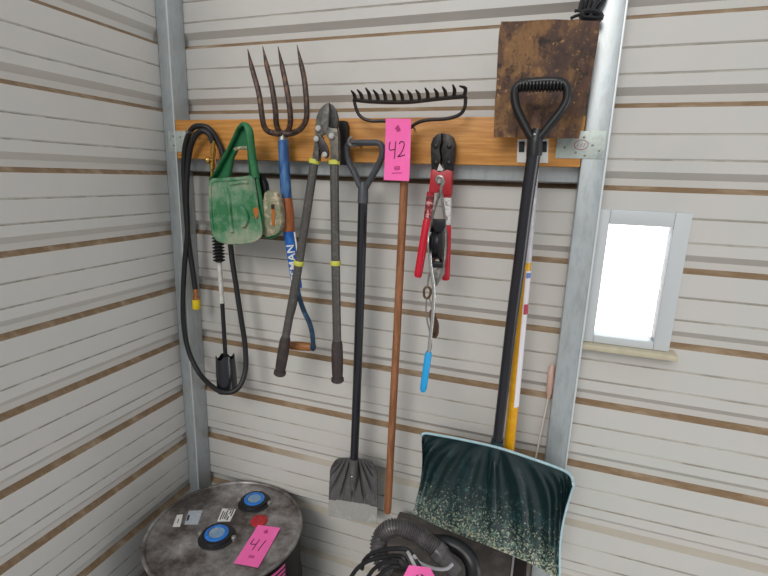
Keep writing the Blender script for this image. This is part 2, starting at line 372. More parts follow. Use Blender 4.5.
# ------------------------------------------------------------------ the board and its plates
YB = -0.080
tag(obj('wall_board', MB().box(PXR + 0.001, RP0 - 0.001, YB, -0.0415, ZO - 0.404, ZO - 0.2665, 0.003), M['wood']),
    'long orange-brown wooden board running across the ribbed wall behind the tools', 'board')
def plate(px, label, holes, stamp):
    c = [W(u, v, YB - 0.0006) for u, v in px]; x0, x1 = min(p.x for p in c), max(p.x for p in c); z0, z1 = min(p.z for p in c), max(p.z for p in c)
    t = thing('mending_plate', label, 'metal plate', ((x0 + x1) / 2, YB, z0))
    obj('plate', MB().box(x0, x1, YB - 0.0026, YB + .0006, z0, z1, 0.0008), M['galvplate'], t)
    for hx, hz in holes:
        p = Vector((x0 + (x1 - x0) * hx, YB - 0.0022, z0 + (z1 - z0) * hz))
        obj('nail_head', MB().lathe(p, p + Vector((0, -0.0022, 0)), [(0, 0.0035), (0.8, 0.0035), (1, 0.002)], 10), M['nail'], t)
    if stamp:
        s = MB(); cx = x0 + (x1 - x0) * 0.52; cz = z0 + (z1 - z0) * 0.50; yy = YB - 0.0026
        ring = [Vector((cx + 0.018 * math.cos(a), yy, cz + 0.013 * math.sin(a))) for a in [i * PI / 10 for i in range(20)]]
        s.tube(ring, 0.0009, 6, closed=True)
        for dx in (-0.008, 0.0, 0.008):
            s.tube([Vector((cx + dx - 0.002, yy, cz - 0.005)), Vector((cx + dx + 0.002, yy, cz + 0.005))], 0.0009, 6)
        obj('stamp', s, M['labelred'], t)
    return t
plate([(168, 131), (187, 152)], 'pale steel plate joining the left end of the board to the corner post', [(0.3, 0.3), (0.7, 0.7), (0.3, 0.75)], False)
plate([(558, 131), (603, 159)], 'pale steel plate with red stamp at the right end of the wooden board', [(0.18, 0.4), (0.42, 0.22), (0.56, 0.78), (0.75, 0.5), (0.9, 0.3), (0.62, 0.12)], True)

def nail(u, v, label, y1=-0.150, bend=0.0, r=0.0032, name='nail'):
    p = W(u, v, YB); mb = MB(); q = Vector((p.x, y1, p.z + bend))
    mb.tube([Vector((p.x, YB + 0.012, p.z)), Vector((p.x, (YB + y1) / 2, p.z + bend * 0.3)), q], r, 8, k=4)
    mb.lathe(q, q + Vector((0, -0.003, 0)), [(0, r * 1.9), (1, r * 1.9)], 10)
    return tag(obj(name, mb, M['nail']), label, 'nail', None)

# ------------------------------------------------------------------ weed burner torch on its hose (far left)
def P(l, y): return [W(u, v, y) for u, v in l]
t = thing('weed_torch', 'black gas torch with looped black hose hanging at the left end of the board', 'torch', W(228, 392, -0.1))
yh = -0.103
hose = [(213, 143, -.115), (209, 134, -.12), (201, 131, -.124), (193, 140, -.122), (188.5, 160, -.108), (186.5, 195, -.104), (187.5, 230, -.104), (184.5, 265, -.104), (183, 300, -.104), (184, 328, -.104), (189, 352, -.106), (200, 374, -.12), (215, 388.5, -.158), (228, 392.5, -.163), (239, 387, -.145), (245.5, 370, -.115), (245, 345, -.10), (241, 318, -.10), (236, 285, -.098), (231, 250, -.096), (227, 200, -.094), (224, 160, -.094), (218, 142, -.098), (210, 129.5, -.108), (201, 126, -.112), (192, 129, -.112), (185.5, 145, -.103), (184, 170, -.095), (186, 210, -.092), (189, 245, -.092), (193, 272, -.092), (195.5, 291, -.092)]
obj('hose', MB().tube([W(u, v, y) for u, v, y in hose], 0.0098, 10, k=6), M['hose'], t)
e = W(195.5, 290, -.092); e2 = W(196.5, 309, -.092); dd = e2 - e
ft = obj('hose_fitting', MB().lathe(e - dd * 0.05, e + dd * 0.55, [(0, .0105), (.3, .011), (.32, .0085), (.6, .0085), (.62, .012), (1, .012)], 12), M['copper'], t)
obj('cap', MB().lathe(e + dd * 0.5, e2, [(0, .0135), (.1, .0155), (.9, .0155), (1, .013)], 12), M['yellow'], t)
v0 = W(213.5, 141, -.117); v1 = W(211.5, 186, -.114); dv = v1 - v0
vb = obj('valve', MB().lathe(v0, v1, [(0, .006), (.15, .006), (.16, .009), (.28, .009), (.3, .006), (.45, .006), (.46, .010), (.62, .010), (.64, .006), (.78, .006), (.8, .010), (.93, .010), (.95, .007), (1, .007)], 12), M['brass'], t)
obj('valve_knob', MB().lathe(W(212, 160, -.118), W(206.5, 160.5, -.126), [(0, .004), (.3, .004), (.32, .011), (.5, .0125), (.9, .0125), (1, .010)], 12), M['brass'], t)
obj('guard_rod', MB().tube(P([(211, 135), (214.5, 150), (216, 172), (213, 184)], -.112), 0.0022, 8, k=5), M['copper'], t)
g0, g1 = W(214.5, 184, -.112), W(219.3, 262, -.108); prof = []
NR = 24
for i in range(NR):
    for a, r in ((0, .0125), (.3, .0220), (.55, .0220), (.85, .0125)): prof.append(((i + a) / NR, r))
obj('ribbed_grip', MB().lathe(g0, g1, prof + [(1, .013)], 14), M['black'], t)
obj('white_sleeve', MB().lathe(W(219.4, 262, -.108), W(222.2, 303, -.106), [(0, .0085), (.9, .0085), (.92, .0098), (1, .0098)], 12), M['whiteplastic'], t)
obj('pipe', MB().lathe(W(222.2, 302.5, -.106), W(226, 364, -.104), [(0, .0082), (1, .0082)], 12), M['black'], t)
b0, b1 = W(225, 355, -.105), W(227.6, 391.5, -.116)
n = 36; mbb = MB(); ax = (b1 - b0); tt = ax.normalized(); nx = (Vector((0, 1, 0)) - tt * tt.y).normalized(); ny = tt.cross(nx)
rows = []
for lv, (a, ro) in enumerate(((0, .036), (.15, .037), (.5, .039), (.8, .039), (1, .038), (1, .0345), (.5, .036), (.15, .034), (0, .033))):
    rr = []
    for q in range(n):
        an = 2 * PI * q / n; aa = a
        if lv in (0, 8): aa += 0.10 * max(0, math.cos(4 * an)) ** 0.5 if math.cos(4 * an) > 0 else 0
        rr.append(mbb.bm.verts.new(b0 + ax * aa + (nx * math.cos(an) + ny * math.sin(an)) * ro))
    rows.append(rr)
for A, B in zip(rows, rows[1:] + rows[:1]):
    for q in range(n): mbb.bm.faces.new((A[q], A[(q + 1) % n], B[(q + 1) % n], B[q]))
obj('flame_bell', mbb, M['blackgloss'], t)
nb = MB(); c0 = W(226, 364, -.106)
nb.lathe(W(225.7, 360, -.105), W(226.5, 374, -.108), [(0, .011), (.4, .016), (1, .016)], 14)
for q in range(4):
    an = PI / 4 + q * PI / 2; d = (nx * math.cos(an) + ny * math.sin(an)); nb.tube([c0 + tt * .02, c0 + tt * .02 + d * .034], .0028, 6)
obj('nozzle', nb, M['black'], t)
nail(200, 134.5, 'long steel nail holding up the black torch hose', -0.145, 0.004)

# ------------------------------------------------------------------ green hand spreader
t = thing('hand_spreader', 'dirty green plastic hand spreader with triangular handle hanging beside the black torch hose', 'spreader', W(235, 243, -.16))
ys = -0.215; yk = -0.140
def outline(px, k=3): 
    return [tuple(q)[:2] for q in catmull([(u, v, 0) for u, v in px], k, True)]
# hopper: rounded tub, deeper in the middle
HW = [(210, 181), (222, 178.5), (240, 177.5), (252, 177), (255, 190), (259, 210), (262, 228), (260.5, 237), (253, 242), (238, 244), (224, 243), (214, 237), (210.5, 222), (209.5, 200)]
ho = outline(HW, 3); cu = sum(p[0] for p in ho) / len(ho); cv = sum(p[1] for p in ho) / len(ho)
def tub(mb, poly, levels):
    rows = []
    for y, sc in levels: rows.append([mb.bm.verts.new(W(cu + (u - cu) * sc, cv + (v - cv) * sc, y)) for u, v in poly])
    n = len(poly)
    for A, B in zip(rows, rows[1:]):
        for q in range(n): mb.bm.faces.new((A[q], A[(q + 1) % n], B[(q + 1) % n], B[q]))
    mb.bm.faces.new(rows[0]); mb.bm.faces.new(rows[-1][::-1])
mb = MB(); tub(mb, ho, [(-.135, 0.90), (-.14, 0.955), (-.150, 0.97), (-.195, 0.985), (-.2, 1.02), (-.206, 1.02), (-.209, 1.0), (-.209, .93), (-.2055, .90)])
hp = obj('hopper', mb, M['greenface'], t)
yf = -.2055
mb = MB()
mb.tube(P([(226, 188), (228.5, 200), (230, 215), (232, 232)], yf - .002), .008, 8, k=4)
mb.tube(P([(230, 184), (243, 182), (248, 183)], yf - .001), .006, 8, k=4)
obj('rib', mb, M['greenface'], hp)
bo = outline([(236, 208), (241, 205.5), (246, 212), (247.5, 219), (244, 227), (239, 226), (235, 217)], 3)
mb = MB(); mb.prism(bo, yf - .012, yf + .003, .004); obj('gear_boss', mb, M['greenface'], hp)
obj('rust_spot', MB().prism(outline([(253, 209), (257.5, 207), (258.5, 213), (256, 219), (254, 214)], 2), -.2096, -.206, 0), M['rustorange'], hp)
# handle: broad left limb, narrow right limb, arched top web, cross ridge
mb = MB()
# channel section: a thin wall along the outside edge and a recessed web behind
outer = [(211, 180), (216.5, 172), (223, 160), (231, 145), (236, 134), (239.5, 127.5), (243.5, 124.5), (248, 126), (250.5, 132), (252, 145), (254, 160), (257, 178)]
inner = [(229.5, 176), (230.5, 168), (232.5, 158), (236, 151), (238, 149), (248, 148.5), (249, 156), (250, 166), (251, 177)]
web = [W(u, v, -.172) for u, v in [(213, 181), (218, 173), (224.5, 161), (232, 147), (237, 135.5), (240, 129), (243.5, 126.5), (247, 128), (249.3, 133), (250.5, 145), (252.5, 160), (255.5, 178)] + inner[::-1]]
mb.slab(web, (0, .012, 0))
obj('handle', mb, M['greenfresh'], t)
obj('handle_rim', MB().tube([W(u, v, -.183) for u, v in outer[:7]], .0050, 8, k=4, flat=(2.2, .9)), M['green'], t)
obj('handle_rim', MB().tube([W(u + (-1.2 if i else 0), v, -.187) for i, (u, v) in enumerate(outer[5:])], [.005, .007, .010, .0125, .0125, .0125, .0125], 10, k=4, flat=(1.3, 1)), M['green'], t)
mb = MB(); mb.tube([W(u, v, -.184) for u, v in inner], .0045, 8, k=3, flat=(1.6, .8)); obj('grip_rim', mb, M['green'], t)
mb = MB(); mb.tube(P([(234.5, 149.5), (241, 148), (248.5, 148)], -.19), .0055, 8, k=4); obj('trigger', mb, M['tan'], t)
mb = MB(); mb.tube([W(254.5, 165, -.18), W(257, 180, -.185), W(261, 205, -.188), (W(262.5, 228, -.188))], .008, 8, k=4); obj('side_rail', mb, M['green'], t)
# crank gearbox and spinner at the right
mb = MB(); mb.prism([(258.5, 176), (261, 174.5), (265, 184), (266, 192), (263, 200), (260, 200)], -.165, -.14, .004); obj('crank_hub', mb, M['black'], t)
mb = MB(); mb.prism(outline([(264, 193), (271, 191), (277, 194), (280, 208), (281, 224), (278, 233), (270, 236.5), (263, 235), (262, 215)], 2), -.185, -.155, .005)
sp = obj('spinner_plate', mb, M['tan'], t)
mb = MB(); mb.prism([(271.3, 204), (274, 204), (275, 214), (274, 226), (271.5, 226)], -.188, -.183, .001); obj('slot', mb, M['rustorange'], sp)
mb = MB(); mb.prism([(271, 204.5), (273.8, 204.5), (274, 209), (271.2, 209)], -.190, -.186, .0005); obj('pin', mb, M['black'], sp)
mb = MB(); mb.tube(P([(263, 236), (271, 237.5), (279, 233), (281.5, 222)], -.17), .005, 8, k=4); obj('spinner_rim', mb, M['green'], sp)

# ------------------------------------------------------------------ garden fork
yF = -0.125
t = thing('garden_fork', 'rusty four-tined garden fork hung tines up with blue shaft and D grip', 'garden fork', W(298, 350, yF))
px = PX(285, 150, yF)
tines = [[(247.7, 49), (252, 68), (258.8, 93), (262.4, 118), (265, 128), (271, 132.5), (281, 134)],
         [(262.7, 46.4), (267, 66), (272, 87), (275.5, 110), (276.3, 123), (279, 131), (283, 134)],
         [(278, 46.4), (282.5, 68), (287, 90), (290.2, 112), (290.2, 124), (288, 131), (284, 134)],
         [(297, 45), (301, 63), (304.4, 80), (306.6, 103), (306.3, 119), (301, 128.5), (294, 132.5), (286, 134)]]
for L in tines:
    n = len(L); pts = [W(u, v, yF - 0.012 - 0.028 * math.sin(PI * min(1, i / (n - 2)))) for i, (u, v) in enumerate(L)]
    obj('tine', MB().tube(pts, [.0012, .0082, .0088, .0092, .0092, .0095, .0105], 8, k=6), M['tine'], t)
obj('ferrule', MB().lathe(W(283, 131, yF), W(283.2, 141, yF), [(0, .012), (.2, .0165), (.85, .0165), (.9, .0175), (1, .0175)], 16), M['ferrule'], t)
obj('shaft', MB().tube(P([(283.2, 140), (284, 160), (285.2, 180), (286.5, 199)], yF), [.0175, .0178, .0182, .0188], 16, k=4), M['forkblue'], t)
obj('wooden_sleeve', MB().tube(P([(286.4, 198), (287.3, 212), (288.3, 231)], yF), [.0195, .0225, .0222], 16, k=3), M['forkwood'], t)
la, lb = W(288.6, 230, yF), W(297.2, 288, yF)
obj('label_sleeve', MB().lathe(la, lb, [(0, .0195), (.97, .0180), (1, .017)], 20), M['labelblue'], t)
def wrap_text(txt, p0, p1, r, size, name, m, parent, shift=0.0, ang0=0.0, up=True):
    """lettering wrapped on a round shaft, reading along it"""
    cu_ = bpy.data.curves.new('lettering', 'FONT'); cu_.body = txt; cu_.size = size; cu_.resolution_u = 2; cu_.align_x = 'CENTER'; cu_.align_y = 'CENTER'; cu_.offset = size * 0.012
    o = bpy.data.objects.new('lettering', cu_); C.objects.link(o); bpy.context.view_layer.update()
    me = bpy.data.meshes.new_from_object(o.evaluated_get(bpy.context.evaluated_depsgraph_get())); bpy.data.objects.remove(o); bpy.data.curves.remove(cu_)
    ax = (p1 - p0).normalized(); mid = (p0 + p1) / 2; out = CAM - mid; out = (out - ax * out.dot(ax)).normalized()
    # turn towards the open side of the shed
    side = ax.cross(out)
    b = bmesh.new(); b.from_mesh(me); bpy.data.meshes.remove(me)
    ys_ = [v.co.y for v in b.verts]
    for i in range(1, 10):
        bmesh.ops.bisect_plane(b, geom=b.verts[:] + b.edges[:] + b.faces[:], plane_co=(0, min(ys_) + (max(ys_) - min(ys_)) * i / 10, 0), plane_no=(0, 1, 0))
    bmesh.ops.triangulate(b, faces=b.faces[:])
    mb = MB(); mp = {}
    for v in b.verts:
        a = v.co.y / r + ang0
        mp[v] = [mid + ax * (v.co.x + shift) + (out * math.cos(a) - side * math.sin(a)) * rr for rr in (r + .0009, r - .001)]
    vs = {v: [mb.bm.verts.new(q) for q in mp[v]] for v in b.verts}
    for f in b.faces:
        mb.bm.faces.new([vs[v][0] for v in f.verts]); mb.bm.faces.new([vs[v][1] for v in reversed(f.verts)])
    for ed in b.edges:
        if len(ed.link_faces) == 1:
            a_, c_ = ed.verts; mb.bm.faces.new((vs[a_][0], vs[a_][1], vs[c_][1], vs[c_][0]))
    b.free()
    return obj(name, mb, m, parent, smooth=0)
wrap_text('TSMAN', lb, la, .0187, .040, 'lettering', M['white'], t, -.012, 0.12)
mb = MB(); mid = W(290.5, 243, yF)
mb.tube([W(294.5, 232, yF - .0155), W(297.3, 252, yF - .0150), W(299.3, 270, yF - .0145)], .0028, 6, k=3); obj('label_stripe', mb, M['white'], t)
sr = [(297, 286), (299.5, 298), (304, 311), (309.5, 323), (312.5, 335), (313.2, 347)]
obj('grip_strap', MB().tube(P(sr, yF), .0085, 8, k=5, flat=(1.3, .9)), M['strapblue'], t)
sl = [(296.8, 286), (295.5, 300), (292.5, 313), (288.5, 325), (287, 336), (287, 346)]
obj('grip_strap', MB().tube(P(sl, yF), .0085, 8, k=5, flat=(1.3, .9)), M['strapblue'], t)
obj('grip', MB().lathe(W(287.5, 345, yF), W(312.5, 347.2, yF), [(0, .012), (.15, .0155), (.5, .0168), (.85, .0155), (1, .013)], 16), M['gripwood'], t)
obj('end_cap', MB().lathe(W(311.5, 347, yF), W(315, 347.3, yF), [(0, .013), (.6, .0155), (1, .010)], 14), M['strapblue'], t)

# ------------------------------------------------------------------ loppers
yL = -0.175
t = thing('loppers', 'long grey loppers with yellow bands and brown grips hanging beside the garden fork', 'loppers', W(310, 380, yL))
mb = MB(); mb.prism([(324, 104.5), (326.5, 103), (328.7, 102.5), (329, 110), (328.3, 127), (326, 133), (320, 136.5), (315.2, 139), (314.6, 128), (316.3, 116), (320, 108.5)], yL - .012, yL, .003)
obj('blade', mb, M['lopsteel'], t)
mb = MB(); mb.prism([(328.4, 103), (332, 104.5), (335.5, 110), (337.6, 117), (338, 125), (336.5, 130), (331, 128.5), (327.6, 127), (328.6, 112)], yL - .004, yL + .006, .002)
obj('hook_blade', mb, M['lopdark'], t)
mb = MB(); mb.prism([(327.5, 126.5), (331, 128), (336.8, 128.5), (338, 134), (338.2, 161), (330.3, 161), (330.2, 146), (328.5, 139), (324.8, 134)], yL - .011, yL + .008, .003)
obj('handle_socket', mb, M['lopsteel'], t)
mb = MB(); mb.prism([(315.2, 135), (319, 134), (321.5, 138), (319, 146), (318, 161), (311.3, 161), (313.5, 148)], yL - .014, yL + .008, .003)
obj('handle_socket', mb, M['lopsteel'], t)
mb = MB(); mb.prism(outline([(315.2, 137), (319, 135), (323, 139), (327.5, 147), (328.7, 155), (326, 158.5), (322.5, 156), (318, 147)], 2), yL - .018, yL - .0115, .002)
obj('linkage_plate', mb, M['lopdark'], t)
for u, v in ((319, 128.6), (317.2, 139), (332.2, 136.2), (325.6, 154.8)):
    p = W(u, v, yL - .011); obj('bolt', MB().lathe(p, p + Vector((0, -.012, 0)), [(0, .0090), (.75, .0090), (1, .0055)], 12), M['boltzinc'], t)
for top, mid_, kn, end in (((314.7, 160), (299, 263), (285.7, 337), (279.5, 375)), ((334.2, 161), (335.6, 263), (337, 341), (337.6, 382))):
    yy = [yL, yL - .005, yL - .012, yL - .012]
    A, B, K, E = (W(*q, y) for q, y in zip((top, mid_, kn, end), yy))
    h = obj('handle', MB().tube([A, B, K], [.0140, .0145, .0145], 14, k=4), M['loptube'], t)
    obj('collar', MB().lathe(A + (A - B) * .01, A - (A - B) * .035, [(0, .0165), (.1, .018), (.9, .018), (1, .016)], 16), M['lime'], h)
    obj('band', MB().lathe(B + (A - B).normalized() * .008, B - (A - B).normalized() * .008, [(0, .016), (.2, .0175), (.8, .0175), (1, .016)], 16), M['lime'], h)
    obj('grip', MB().lathe(K, E, [(0, .0155), (.08, .0185), (.4, .0200), (.75, .0190), (.88, .0175), (.90, .0215), (.97, .0220), (1, .017)], 18), M['lopgrip'], h)
mb = MB(); mb.prism([(338.6, 120.5), (344, 120.5), (346, 125), (346, 165), (340, 165), (338.6, 150)], -.110, -.081, .002)
tag(obj('bar_strip', mb, M['navy']), 'narrow navy-black strip upright on the board right behind the loppers', 'strip')

# ------------------------------------------------------------------ ice scraper with D handle
yS = -0.118
t = thing('ice_scraper', 'long black ice scraper with D handle and grey flared blade', 'scraper', W(354, 522, yS))
dp = [(346.8, 147.5), (350.5, 143.6), (356, 142.8), (370, 142.8), (378, 143), (382, 146.5), (382.2, 155), (377.5, 167), (371, 178), (366.5, 186), (364, 191), (360.2, 186), (354.5, 173), (348.5, 161)]
obj('d_handle', MB().tube(P(dp, yS), .0098, 10, closed=True, k=4, flat=(1.35, 1)), M['dgrip'], t)
obj('handle_neck', MB().lathe(W(363.3, 182, yS), W(362.8, 203, yS), [(0, .010), (.3, .0165), (1, .0178)], 14), M['dgrip'], t)
obj('shaft', MB().tube(P([(363, 198), (360, 300), (356.5, 400), (354, 463)], yS), [.0155, .0155, .0152, .015], 16, k=3), M['blackgloss'], t)
def quadf(c, y, ybow, top=None):
    UL, UR, LR, LL = c
    def f(s, tt):
        u = (UL[0] * (1 - s) + UR[0] * s) * (1 - tt) + (LL[0] * (1 - s) + LR[0] * s) * tt
        v = (UL[1] * (1 - s) + UR[1] * s) * (1 - tt) + (LL[1] * (1 - s) + LR[1] * s) * tt
        if top: u, v = top(s, tt, u, v)
        return W(u, v, y + ybow(s, tt))
    return f
def flute(s, tt):
    a = (s - .5) / (.25 + .75 * min(1, tt * 1.1 + .05)); e_ = max(0, 1 - abs(s - .5) * 2.1)
    fr = (a * 4.2 + .5) % 1 - .5
    return .013 * math.exp(-(fr / .13) ** 2) * min(1, e_ * 4) * min(1, tt * 6 + .1) * min(1, (1 - tt) * 5)
def topround(s, tt, u, v):
    e_ = abs(2 * s - 1)
    if tt < .35: 
        k_ = (1 - tt / .35); v += 5.5 * e_ ** 5 * k_; u -= (1 if s > .5 else -1) * 3.0 * e_ ** 3 * k_ ** 2
    return u, v
obj('blade', MB().grid(quadf(((330.5, 457.3), (377, 460.2), (377.3, 507.2), (328.6, 499.5)), yS + .018, lambda s, q: flute(s, q) - .016 * (1 - q) ** 6 - .010 * abs(2 * s - 1) ** 6, topround), 150, 30, (0, .005, 0)), M['scrapergrey'], t)
obj('steel_edge', MB().grid(quadf(((328.6, 498.5), (377.3, 506.2), (376.6, 524.4), (328.4, 516)), yS + .017, lambda s, q: -.004 * q), 10, 4, (0, .003, 0)), M['scrapersteel'], t)
obj('socket', MB().tube([W(354, 458, yS), W(353.6, 475, yS + .004), W(353.0, 489, yS + .014)], [.0175, .0165, .011], 14, k=4), M['scrapergrey'], t)
pr = W(352, 476.5, yS - .014); obj('rivet', MB().ball(pr, .0042), M['chrome'], t)
# hook it hangs from
p = W(361, 147.5, YB); mb = MB()
mb.tube([p + Vector((0, .01, 0.006)), p + Vector((0, -.035, .006)), p + Vector((-.004, -.066, .000)), p + Vector((-.010, -.078, .010)), p + Vector((-.004, -.082, .022)), p + Vector((.004, -.080, .024))], .0048, 8, k=5)
tag(obj('hook', mb, M['nail']), 'small curled steel hook holding the grey D handle', 'hook')

# ------------------------------------------------------------------ bow rake and its tag
yR = -0.122
t = thing('bow_rake', 'dark steel bow rake hung teeth up with plain wooden handle', 'rake', W(388, 512, yR))
hb = [(353.7, 99.6), (366, 101.2), (382.5, 102), (400, 102.2), (413.4, 101.6), (425, 100.3), (436, 99), (450, 97.6), (466, 96)]
yT = yR - .02
obj('head_bar', MB().tube(P(hb, yT), .0062, 8, k=4, flat=(1.2, 1)), M['rakesteel'], t)
teeth = [(62, 150, 38, 96), (108, 152, 75, 90), (155, 153, 127, 80), (205, 154, 172, 92), (250, 155, 225, 85), (305, 157, 278, 93), (355, 158, 330, 95), (410, 158, 382, 93), (460, 156, 435, 92), (510, 150, 492, 80), (568, 144, 548, 85), (620, 138, 598, 72), (670, 132, 662, 60), (735, 128, 703, 68)]
for i, (a, b_, c, d) in enumerate(teeth):
    A = (345 + a / 6.144, 75 + b_ / 6.144); E = (345 + c / 6.144, 75 + d / 6.144)
    mx_ = (A[0] * .45 + E[0] * .55 + (1.2 if i < 13 else 3.5), A[1] * .45 + E[1] * .55 - (0 if i < 13 else 2))
    obj('tooth', MB().tube([W(*A, yT), W(*mx_, yT - .012), W(*E, yT - .034)], [.0062, .0055, .0022], 6, k=4, flat=(1.1, .95)), M['rakesteel'], t)
for L in ([(353.9, 100), (356, 108), (358.5, 114), (363.5, 118.5), (372, 121), (385, 121), (395, 123.5), (400.5, 130), (402.5, 140)], [(465.6, 96.5), (465, 106), (461.5, 113), (454, 117), (444, 119), (430, 119.8), (420, 121.7), (412.5, 126), (406.5, 132), (404, 141)]):
    n_ = len(L); obj('bow', MB().tube([W(u, v, yT + (yR - yT) * i / (n_ - 1)) for i, (u, v) in enumerate(L)], .0052, 8, k=5), M['rakesteel'], t)
obj('ferrule', MB().lathe(W(403.2, 136, yR), W(405, 168, yR), [(0, .010), (.25, .0135), (1, .0138)], 14), M['rakesteel'], t)
obj('handle', MB().tube(P([(404.7, 164), (404.2, 185), (396.6, 340), (387.7, 509), (387.5, 512.5)], yR), [.0128, .0130, .0130, .0135, .011], 16), M['rakewood'], t)
nail(414.6, 128.5, 'steel nail under the right bow of the rake', -0.150, .003)

def card(corners_world, nrm, label, name='lot_tag', curl=0.004, group='pink numbered tags'):
    """corners TL,TR,BR,BL; returns (thing, point function)"""
    TL, TR, BR, BL = corners_world; nrm = nrm.normalized()
    def f(s, q):
        p = (TL * (1 - s) + TR * s) * (1 - q) + (BL * (1 - s) + BR * s) * q
        return p + nrm * curl * ((2 * q - 1) ** 2 - .2 + .3 * math.sin(s * PI))
    t = thing(name, label, 'tag', BL * .5 + BR * .5, group)
    obj('card', MB().grid(f, 6, 12, -nrm * .0008), M['pink'], t)
    return t, (lambda s, q: f(s, q) + nrm * .0003)
def strokes(name, f, polys, r, m, t):
    mb = MB()
    for pl in polys: mb.tube([f(*q) for q in pl], r, 6, k=4)
    return obj(name, mb, m, t)
FOUR = [[(.20, .37), (.17, .44), (.19, .50), (.30, .50), (.42, .485)], [(.43, .36), (.41, .47), (.40, .58), (.39, .64)]]
TWO = [[(.56, .40), (.62, .365), (.72, .365), (.76, .41), (.70, .50), (.60, .575), (.52, .605), (.62, .60), (.72, .585), (.80, .575)]]
ONE = [[(.70, .36), (.66, .50), (.63, .63)]]
def emblem(f):
    return [[(.40, .155), (.50, .135), (.58, .165)], [(.42, .17), (.50, .16), (.59, .185)], [(.45, .125), (.52, .115), (.54, .15)], [(.46, .19), (.54, .195)]]
def boxmark(f):
    return [[(.42, .775), (.60, .765)], [(.43, .80), (.61, .79)], [(.42, .775), (.43, .825)], [(.43, .825), (.61, .815)], [(.60, .765), (.61, .815)]]
t, f = card([W(386, 118.5, -.160), W(411.3, 119, -.160), W(409.3, 181, -.160), W(384, 180, -.160)], Vector((0, -1, 0)), 'bright pink tag numbered 42 hanging over the neck of the bow rake')
strokes('number', f, FOUR + TWO, .0015, M['ink'], t); strokes('emblem', f, emblem(f), .0022, M['inkfaint'], t); strokes('small_print', f, boxmark(f) + [[(.32, .88), (.70, .87)]], .0014, M['inkfaint'], t)

# ------------------------------------------------------------------ red bolt cutters
yC = -0.112
t = thing('bolt_cutters', 'red bolt cutters with black jaws hanging jaws up on the board', 'bolt cutters', W(432, 280, yC))
def half(px): return px
jl = [(441.3, 133), (437, 134), (432.8, 137.8), (430.6, 144), (430.4, 152), (431.2, 171), (438.5, 171), (440.5, 163), (440.7, 157), (439.6, 151), (440.2, 145.5), (441.6, 143)]
jr = [(442.2, 132.8), (448, 133.8), (452.8, 137.5), (454.8, 144), (454.6, 152), (452.6, 171), (445, 171), (443, 164), (441.8, 157), (441.0, 151), (441.6, 146), (442.6, 143)]
obj('jaw', MB().prism(jl, yC - .016, yC + .012, .004), M['cutblack'], t)
obj('jaw', MB().prism(jr, yC - .016, yC + .012, .004), M['cutblack'], t)
for u, v in ((435.7, 146.3), (449.3, 146.3), (436, 163), (449, 163)):
    p = W(u, v, yC - .015); obj('bolt', MB().lathe(p, p + Vector((0, -.006, 0)), [(0, .0075), (.7, .0075), (1, .004)], 12), M['cutblack'], t)
obj('pivot_yoke', MB().prism([(430.6, 170), (434, 169), (440, 172.5), (447, 169.5), (451.8, 171), (450.8, 195), (443, 195.5), (440, 189), (436.5, 193), (428.3, 193), (429.6, 182)], yC - .019, yC + .010, .003), M['red'], t)
for u, v, r in ((439.6, 181.5, .009), (439.2, 195, .007)):
    p = W(u, v, yC - .018); obj('pivot_bolt', MB().lathe(p, p + Vector((0, -.010, 0)), [(0, r), (.7, r), (1, r * .6)], 12), M['zinc'], t)
obj('jaw_mark', MB().prism([(437, 170.5), (439.5, 163.5), (443.4, 169.5), (442, 171)], yC - .0175, yC - .015, 0), M['whiteplastic'], t)
for L, lab in (([(430.8, 192), (427.6, 219), (417.8, 277)], 'cutlabelred'), ([(447.6, 193), (447, 226), (445.6, 280)], 'cutlabel')):
    a, b_, c = (W(*q, yC - .004) for q in L)
    h = obj('arm', MB().lathe(a, b_, [(0, .0118), (1, .0118)], 14), M['red'], t)
    obj('arm_label', MB().lathe(a + (b_ - a) * .14, a + (b_ - a) * .96, [(0, .0125), (1, .0125)], 14), M[lab], h)
    obj('handle_grip', MB().lathe(b_, c, [(0, .0118), (.04, .0138), (.9, .0134), (.97, .0128), (1, .010)], 16), M['redgrip'], h)

# ------------------------------------------------------------------ cable puller
yP = -0.200
t = thing('cable_puller', 'hand cable winch puller with black drum and blue handle grip hanging behind the red cutters', 'cable puller', W(430, 391, yP))
c0, c1 = W(435.5, 243, yP + .02), W(441.5, 243, yP - .012)
ax0, ax1 = W(434.5, 244, yP), W(444, 243, yP)
obj('drum', MB().lathe(W(433.3, 243, yP + .01), W(444.0, 243.3, yP + .01), [(0, .052), (.12, .056), (.14, .045), (.45, .043), (.80, .045), (.82, .058), (1, .055)], 32), M['spool'], t)
obj('flange', MB().lathe(W(432.4, 243, yP + .01), W(433.6, 243, yP + .01), [(0, .058), (1, .058)], 32), M['zinc'], t)
obj('cable_winding', MB().tube([W(434.5 + 7.5 * i / 96, 243, yP + .01) + Vector((0, math.cos(i * PI / 8) * .046, math.sin(i * PI / 8) * .046)) for i in range(97)], .0032, 6), M['spool'], t)
obj('guard', MB().prism([(432.5, 219), (444.6, 219.5), (444.8, 227), (442, 232), (436, 232), (432.6, 227)], yP - .036, yP - .018, .003), M['spool'], t)
obj('guard', MB().prism([(431.5, 262), (441.5, 262.5), (442.5, 268), (431, 268)], yP - .036, yP - .014, .003), M['spool'], t)
for L in ([(440.8, 191), (436, 205), (431.6, 222), (430.2, 245), (430.6, 268), (434.3, 285)], [(440.8, 191), (443.2, 206), (445, 222), (445.6, 245), (443.5, 266), (436.5, 285)]):
    obj('frame_strap', MB().tube(P(L, yP - .004), .0044, 8, k=5, flat=(2.2, .8)), M['zinc'], t)
obj('hook_block', MB().prism([(434, 272), (438, 267), (444, 268), (443.5, 275), (439, 282), (435.5, 284), (432.8, 278)], yP - .012, yP + .008, .003), M['zinc'], t)
